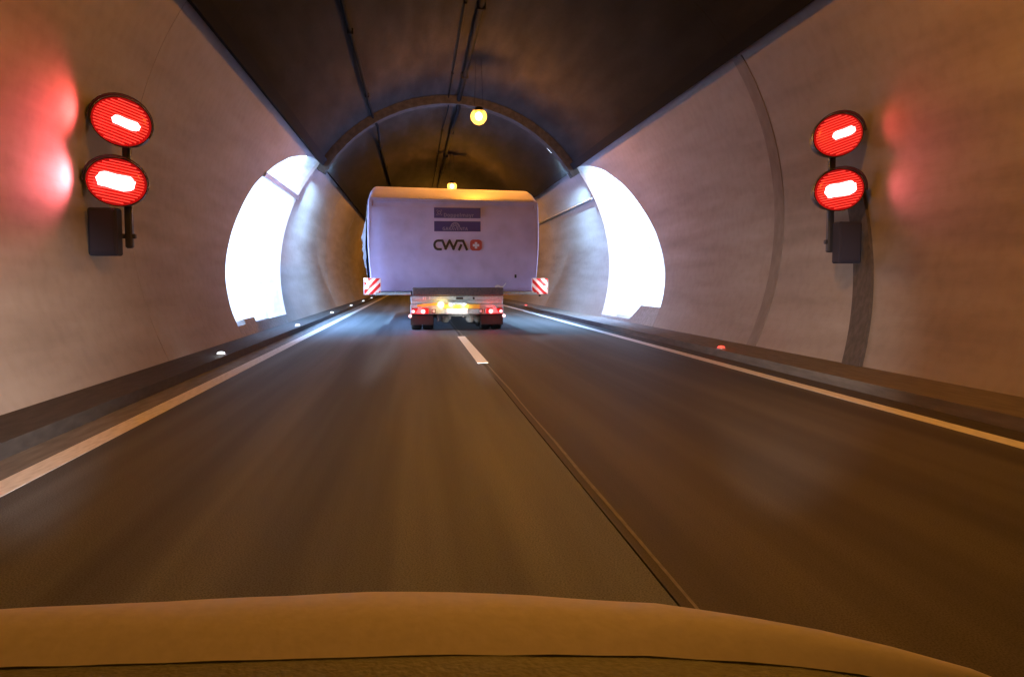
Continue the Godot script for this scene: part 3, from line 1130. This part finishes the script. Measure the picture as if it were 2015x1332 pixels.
func car() -> void:
	var t := thing("car", "front of a car along the bottom edge, tan dashboard top above a darker padded edge", "car")
	# dashboard top: a sheet of padded trim whose far edge is curved
	var st := mb()
	var wob := FastNoiseLite.new()
	wob.seed = 3
	wob.frequency = 3.0
	var rows := []
	for i in 9:
		var row := []
		for k in 41:
			var x := lerpf(-0.95, 0.5, k / 40.0)
			var far := along(FAR_EDGE, x)
			var near := minf(along(NEAR_EDGE, x), far - 0.004)
			var u := i / 8.0
			var d := lerpf(near, far, u)
			var h := DASH_H + 0.012 * sin(PI * u) - 0.004 * absf(x) + 0.0016 * wob.get_noise_2d(x * 4.0, d * 4.0)
			row.append(P(x, h, d))
		rows.append(row)
	st.set_smooth_group(0)
	for i in 8:
		for k in 40:
			quad(st, rows[i][k], rows[i][k + 1], rows[i + 1][k + 1], rows[i + 1][k])
	st.set_smooth_group(1)
	for k in 40:
		var drop := Vector3(0, -0.12, -0.01)
		quad(st, rows[8][k], rows[8][k + 1], rows[8][k + 1] + drop, rows[8][k] + drop)
	part("dashboard_top", st, M.dash, t)
	st = mb()
	var lip := []
	for i in 7:
		var row := []
		for k in 41:
			var x := lerpf(-0.95, 0.5, k / 40.0)
			var near := minf(along(NEAR_EDGE, x), along(FAR_EDGE, x) - 0.004)
			var u := i / 6.0
			row.append(P(x, DASH_H - 0.003 - 0.004 * absf(x) - 0.03 * u * u + 0.009 * sin(PI * minf(u * 1.6, 1.0)), near + 0.012 - 0.232 * u))
		lip.append(row)
	st.set_smooth_group(0)
	for i in 6:
		for k in 40:
			quad(st, lip[i][k + 1], lip[i][k], lip[i + 1][k], lip[i + 1][k + 1])
	st.set_smooth_group(-1)
	for k in 40:
		quad(st, lip[0][k] + Vector3(0, -0.15, 0), lip[0][k + 1] + Vector3(0, -0.15, 0), lip[0][k + 1], lip[0][k])
	part("padded_edge", st, M.dash_dark, t)
	# bonnet, wings and bumper below the line of sight
	st = mb()
	var bon := []
	for i in 7:
		var row := []
		for k in 21:
			var x := lerpf(-0.88, 0.92, k / 20.0)
			var u := i / 6.0
			row.append(P(x, 0.76 - 0.2 * u * u - 0.07 * pow((x - 0.02) / 0.9, 4.0), lerpf(0.7, 1.25, u)))
		bon.append(row)
	st.set_smooth_group(0)
	for i in 6:
		for k in 20:
			quad(st, bon[i][k], bon[i][k + 1], bon[i + 1][k + 1], bon[i + 1][k])
	part("bonnet", st, M.car_paint, t)
	st = mb()
	box(st, P(0.02, 0.3, 1.28), Vector3(1.76, 0.2, 0.2), 0.06)
	part("bumper", st, M.car_paint, t)
	for s in [-1.0, 1.0]:
		st = mb()
		lathe(st, P(0.02 + s * 0.66, 0.47, 1.3), Vector3.FORWARD, [[0.03, -0.12], [0.09, -0.08], [0.1, 0.0], [0.1, 0.07], [0.088, 0.07], [0.08, 0.0]], 24)
		var h := part("headlight", st, M.housing, t)
		st = mb()
		lathe(st, P(0.02 + s * 0.66, 0.47, 1.36), Vector3.FORWARD, [[0.085, 0.0], [0.08, 0.012], [0.04, 0.024]], 24)
		part("headlight_lens", st, M.head_lens, h)
		# dipped beam: a long narrow part and a wide near part, both cut off at the height of the lamp
		var lens := P(0.02 + s * 0.66, 0.47, 1.4)
		beam(t, lens, 0.8 + 0.6 * s, 1.6, 1.8, 40.0 * HEAD, 1.0, "low_beam")
		beam(t, lens, s * 26.0, -1.0, 11.0, 3.2 * HEAD, 1.0, "side_beam")


func beam(t: Node3D, at: Vector3, yaw: float, pitch: float, cone: float, energy: float, soft: float, called: String) -> void:
	var l := SpotLight3D.new()
	l.name = called
	l.light_color = lin(1.0, 0.93, 0.88)
	l.light_energy = energy
	l.light_size = 0.06
	l.spot_range = 90.0
	l.spot_attenuation = 2.0
	l.spot_angle = cone
	l.spot_angle_attenuation = soft
	l.shadow_enabled = true
	t.add_child(l, true)
	l.position = at
	l.rotation = Vector3(deg_to_rad(-pitch), deg_to_rad(-yaw), 0.0)


# ------------------------------------------------------------------ materials

func noise_map(seed_: int, freq: float, ramp: Array, octaves := 4, size := 512) -> NoiseTexture2D:
	var n := FastNoiseLite.new()
	n.seed = seed_
	n.frequency = freq
	n.fractal_octaves = octaves
	n.noise_type = FastNoiseLite.TYPE_SIMPLEX_SMOOTH
	var t := NoiseTexture2D.new()
	t.width = size
	t.height = size
	t.seamless = true
	t.noise = n
	var g := Gradient.new()
	var off := PackedFloat32Array()
	var col := PackedColorArray()
	for q in ramp:
		off.append(q[0])
		col.append(lin(q[1], q[2], q[3]))
	g.offsets = off
	g.colors = col
	t.color_ramp = g
	return t


func bump_map(seed_: int, freq: float, octaves := 3) -> NoiseTexture2D:
	var n := FastNoiseLite.new()
	n.seed = seed_
	n.frequency = freq
	n.fractal_octaves = octaves
	var t := NoiseTexture2D.new()
	t.width = 512
	t.height = 512
	t.seamless = true
	t.noise = n
	return t


func plain(r: float, g: float, b: float, rough := 0.6, metal := 0.0) -> StandardMaterial3D:
	var m := StandardMaterial3D.new()
	m.albedo_color = lin(r, g, b)
	m.roughness = rough
	m.metallic = metal
	return m


func textured(tex: Texture2D, scale: Vector3, rough := 0.8, bump: Texture2D = null, height := 0.3) -> StandardMaterial3D:
	var m := StandardMaterial3D.new()
	m.albedo_texture = tex
	m.uv1_triplanar = true
	m.uv1_world_triplanar = true
	m.uv1_scale = scale
	m.roughness = rough
	if bump:
		m.heightmap_enabled = true
		m.heightmap_texture = bump
		m.heightmap_scale = height
	return m


# a fine grain of its own scale over a stretched texture
func speckle(m: StandardMaterial3D, tex: Texture2D, scale: float) -> void:
	m.detail_enabled = true
	m.detail_albedo = tex
	m.detail_blend_mode = BaseMaterial3D.BLEND_MODE_MUL
	m.detail_uv_layer = BaseMaterial3D.DETAIL_UV_2
	m.uv2_triplanar = true
	m.uv2_world_triplanar = true
	m.uv2_scale = Vector3.ONE * scale


func glow(r: float, g: float, b: float, e: float) -> StandardMaterial3D:
	var m := plain(r * 0.5, g * 0.5, b * 0.5, 0.3)
	m.emission_enabled = true
	m.emission = lin(r, g, b)
	m.emission_energy_multiplier = e
	return m


func materials() -> void:
	var grain := bump_map(21, 0.12, 4)
	var fine := bump_map(22, 0.2, 3)
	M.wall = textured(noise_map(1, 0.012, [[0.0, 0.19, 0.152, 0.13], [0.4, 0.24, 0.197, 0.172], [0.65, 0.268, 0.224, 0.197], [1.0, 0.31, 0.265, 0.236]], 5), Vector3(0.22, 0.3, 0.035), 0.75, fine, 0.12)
	M.wall_back = textured(noise_map(2, 0.02, [[0.0, 0.16, 0.15, 0.14], [1.0, 0.34, 0.33, 0.32]]), Vector3(0.3, 0.3, 0.3), 0.9)
	M.joint = textured(noise_map(3, 0.02, [[0.0, 0.15, 0.12, 0.105], [1.0, 0.22, 0.178, 0.155]]), Vector3(0.4, 0.25, 0.4), 0.9)
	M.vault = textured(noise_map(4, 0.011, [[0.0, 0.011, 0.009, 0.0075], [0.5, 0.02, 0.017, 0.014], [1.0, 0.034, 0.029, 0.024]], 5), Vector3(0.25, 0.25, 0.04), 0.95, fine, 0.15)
	M.vault.metallic_specular = 0.15
	M.ring = textured(noise_map(5, 0.02, [[0.0, 0.026, 0.022, 0.018], [1.0, 0.05, 0.043, 0.036]]), Vector3(0.4, 0.4, 0.4), 0.95)
	M.ring.metallic_specular = 0.15
	M.duct = plain(0.012, 0.011, 0.011, 0.95)
	M.duct.metallic_specular = 0.15
	M.duct_brown = textured(noise_map(65, 0.03, [[0.0, 0.045, 0.034, 0.03], [1.0, 0.1, 0.078, 0.07]]), Vector3(0.6, 0.4, 0.6), 0.9)
	M.cable = plain(0.006, 0.006, 0.006, 0.95)
	M.cable.metallic_specular = 0.15
	M.steel = plain(0.3, 0.3, 0.31, 0.4, 0.7)
	M.gravel = textured(noise_map(6, 0.02, [[0.0, 0.24, 0.24, 0.24], [1.0, 0.38, 0.38, 0.37]]), Vector3(0.2, 0.2, 0.2), 0.9)
	M.rock = textured(noise_map(33, 0.015, [[0.0, 0.2, 0.205, 0.21], [0.5, 0.27, 0.275, 0.28], [1.0, 0.34, 0.345, 0.35]], 5), Vector3(0.1, 0.07, 0.1), 0.9, fine, 2.0)
	M.asphalt_left = textured(noise_map(7, 0.013, [[0.2, 0.066, 0.076, 0.09], [0.42, 0.093, 0.107, 0.126], [0.58, 0.117, 0.133, 0.157], [0.8, 0.15, 0.17, 0.2]], 4), Vector3(0.2, 0.3, 0.006), 0.7, grain, 0.05)
	M.asphalt_right = textured(noise_map(8, 0.013, [[0.2, 0.052, 0.046, 0.042], [0.5, 0.074, 0.066, 0.06], [0.8, 0.1, 0.09, 0.082]], 4), Vector3(0.2, 0.3, 0.006), 0.7, grain, 0.05)
	var stones := noise_map(61, 0.16, [[0.25, 0.45, 0.44, 0.43], [0.5, 0.85, 0.85, 0.85], [0.62, 1.0, 1.0, 1.0], [0.75, 1.0, 1.0, 1.0]], 3)
	var pores := noise_map(62, 0.035, [[0.2, 0.9, 0.89, 0.88], [0.5, 0.97, 0.97, 0.97], [0.7, 1.0, 1.0, 1.0]], 5)
	speckle(M.asphalt_left, stones, 1.1)
	speckle(M.asphalt_right, stones, 1.1)
	speckle(M.wall, pores, 0.2)
	speckle(M.vault, pores, 0.4)
	M.asphalt_left.metallic_specular = 0.4
	M.asphalt_right.metallic_specular = 0.4
	M.groove = plain(0.012, 0.011, 0.01, 0.9)
	M.filler = textured(noise_map(9, 0.05, [[0.0, 0.11, 0.102, 0.09], [0.5, 0.16, 0.15, 0.135], [1.0, 0.23, 0.215, 0.19]]), Vector3(2, 2, 0.3), 0.8)
	M.paint = textured(noise_map(10, 0.04, [[0.0, 0.7, 0.7, 0.7], [1.0, 0.86, 0.86, 0.86]]), Vector3(1, 1, 0.4), 0.5)
	M.paint_worn = textured(noise_map(12, 0.035, [[0.0, 0.5, 0.5, 0.52], [0.4, 0.62, 0.62, 0.64], [1.0, 0.75, 0.75, 0.77]]), Vector3(1.2, 1, 0.25), 0.6)
	M.kerb = textured(noise_map(13, 0.03, [[0.0, 0.2, 0.18, 0.17], [1.0, 0.36, 0.34, 0.32]]), Vector3(0.6, 0.6, 0.4), 0.9)
	M.kerb_dark = textured(noise_map(14, 0.03, [[0.0, 0.022, 0.018, 0.018], [1.0, 0.05, 0.042, 0.04]]), Vector3(0.8, 0.8, 0.2), 0.85)
	M.gutter = textured(noise_map(53, 0.03, [[0.0, 0.1, 0.1, 0.105], [1.0, 0.19, 0.19, 0.2]]), Vector3(0.6, 0.6, 0.1), 0.8)
	M.footway_left = textured(noise_map(15, 0.03, [[0.0, 0.022, 0.018, 0.018], [1.0, 0.055, 0.046, 0.045]]), Vector3(0.6, 0.6, 0.1), 0.85, fine, 0.3)
	M.footway_right = textured(noise_map(16, 0.03, [[0.0, 0.09, 0.075, 0.065], [1.0, 0.16, 0.135, 0.12]]), Vector3(0.6, 0.6, 0.1), 0.85, fine, 0.3)
	M.sodium = glow(1.0, 0.62, 0.16, 1.800)
	M.globe = glow(1.0, 0.47, 0.07, 0.3)
	M.globe.albedo_color = lin(0.03, 0.015, 0.004, 0.5)
	M.globe.transparency = BaseMaterial3D.TRANSPARENCY_ALPHA
	M.globe.roughness = 0.5
	M.stud_white = glow(0.85, 0.93, 1.0, 0.300)
	M.stud_red = glow(1.0, 0.05, 0.03, 0.300)
	M.housing = plain(0.018, 0.016, 0.022, 0.5)
	M.box_blue = plain(0.018, 0.016, 0.034, 0.9)
	M.signal_lens = glow(1.0, 0.012, 0.012, 0.03)
	M.signal_rib = glow(1.0, 0.06, 0.04, 0.13)
	M.signal_core = glow(1.0, 0.96, 0.98, 0.300)
	M.rust = textured(noise_map(17, 0.03, [[0.0, 0.05, 0.04, 0.045], [0.5, 0.1, 0.09, 0.1], [0.8, 0.13, 0.09, 0.08], [1.0, 0.16, 0.1, 0.08]]), Vector3(0.9, 0.9, 0.9), 0.7)
	M.chassis_dark = plain(0.03, 0.032, 0.034, 0.6, 0.2)
	M.chassis_grey = textured(noise_map(18, 0.04, [[0.0, 0.05, 0.06, 0.06], [1.0, 0.16, 0.18, 0.18]]), Vector3(1, 1, 1), 0.6)
	M.galvanised = textured(noise_map(19, 0.03, [[0.0, 0.3, 0.42, 0.46], [0.5, 0.4, 0.54, 0.58], [1.0, 0.5, 0.64, 0.68]]), Vector3(0.7, 1.2, 0.7), 0.5)
	M.rubber = plain(0.012, 0.012, 0.012, 0.75)
	M.white_print = plain(0.75, 0.76, 0.78, 0.5)
	M.yellow = plain(0.85, 0.55, 0.08, 0.4)
	M.amber = glow(1.0, 0.72, 0.3, 0.4)
	M.plate = plain(0.82, 0.82, 0.82, 0.4)
	M.red_dim = glow(0.6, 0.02, 0.03, 0.030)
	M.red_bright = glow(1.0, 0.12, 0.14, 0.150)
	M.red_white = glow(1.0, 0.45, 0.45, 0.300)
	M.white_lamp = glow(1.0, 0.8, 0.8, 0.240)
	M.board_white = plain(0.85, 0.85, 0.88, 0.4)
	M.board_red = plain(0.62, 0.02, 0.03, 0.4)
	M.wrap = textured(noise_map(24, 0.012, [[0.0, 0.4, 0.36, 0.6], [0.4, 0.47, 0.42, 0.7], [1.0, 0.54, 0.49, 0.78]], 4), Vector3(0.22, 0.22, 0.22), 0.4, bump_map(26, 0.02, 3), 0.6)
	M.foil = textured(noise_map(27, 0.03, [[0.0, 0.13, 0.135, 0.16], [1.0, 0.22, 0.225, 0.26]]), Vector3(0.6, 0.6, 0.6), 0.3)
	M.strap = plain(0.72, 0.74, 0.72, 0.8)
	M.timber = plain(0.12, 0.07, 0.04, 0.85)
	M.band_top = plain(0.06, 0.045, 0.2, 0.5)
	M.band_low = plain(0.04, 0.028, 0.17, 0.5)
	M.print_pale = plain(0.22, 0.2, 0.34, 0.5)
	M.print_dark = plain(0.016, 0.012, 0.012, 0.5)
	M.print_red = plain(0.4, 0.05, 0.045, 0.5)
	M.print_white = plain(0.6, 0.57, 0.68, 0.5)
	M.dash = textured(noise_map(28, 0.05, [[0.0, 0.42, 0.39, 0.52], [1.0, 0.5, 0.465, 0.62]]), Vector3(2, 2, 2), 0.7, bump_map(29, 0.09, 3), 0.03)
	M.dash.uv1_world_triplanar = true
	M.dash_dark = textured(noise_map(30, 0.05, [[0.0, 0.08, 0.085, 0.1], [1.0, 0.14, 0.15, 0.17]]), Vector3(3, 3, 3), 0.7, bump_map(31, 0.09, 3), 0.1)
	M.car_paint = plain(0.05, 0.05, 0.06, 0.3)
	M.flood = glow(0.75, 0.88, 1.0, 0.8)
	M.head_lens = glow(1.0, 0.95, 0.9, 0.300)


const EXPOSURE := 10.0
const LAMP := 2.35
const BEAM := 0.12
const FLOOD := 13.5
const HEAD := 3.0
const SKY := 2.3
const DASH_H := 0.965


func _ready() -> void:
	# camera, sky, sun and exposure
	var cam := Camera3D.new()
	cam.name = "camera"
	cam.fov = 46.2375
	cam.near = 0.05
	cam.far = 3000.0
	cam.position = Vector3(0, EYE, 0)
	cam.rotation = Vector3(deg_to_rad(-4.1065), deg_to_rad(-6.9084), 0)
	add_child(cam)
	cam.current = true
	var we := WorldEnvironment.new()
	we.name = "world"
	var env := Environment.new()
	env.background_mode = Environment.BG_SKY
	var sky := Sky.new()
	var sm := ProceduralSkyMaterial.new()
	sm.sky_top_color = lin(0.34, 0.54, 1.0)
	sm.sky_horizon_color = lin(0.56, 0.76, 1.0)
	sm.ground_horizon_color = lin(0.6, 0.75, 0.9)
	sm.ground_bottom_color = lin(0.5, 0.62, 0.75)
	sm.energy_multiplier = SKY
	sky.sky_material = sm
	env.sky = sky
	env.tonemap_mode = Environment.TONE_MAPPER_LINEAR
	env.tonemap_exposure = EXPOSURE
	env.sdfgi_enabled = true
	env.ssao_enabled = true
	env.ssil_enabled = true
	we.environment = env
	add_child(we)
	var sun := DirectionalLight3D.new()
	sun.name = "overcast_sun"
	sun.light_energy = 0.2
	sun.light_color = Color(1.0, 0.98, 0.95)
	sun.light_angular_distance = 20.0
	sun.shadow_enabled = true
	sun.rotation = Vector3(deg_to_rad(-58), deg_to_rad(15), 0)
	add_child(sun)

	materials()
	road()
	rock_faces()
	tunnel()
	trailer()
	cargo()
	signals()
	tunnel_lamps()
	portal_lamps()
	studs()
	car()
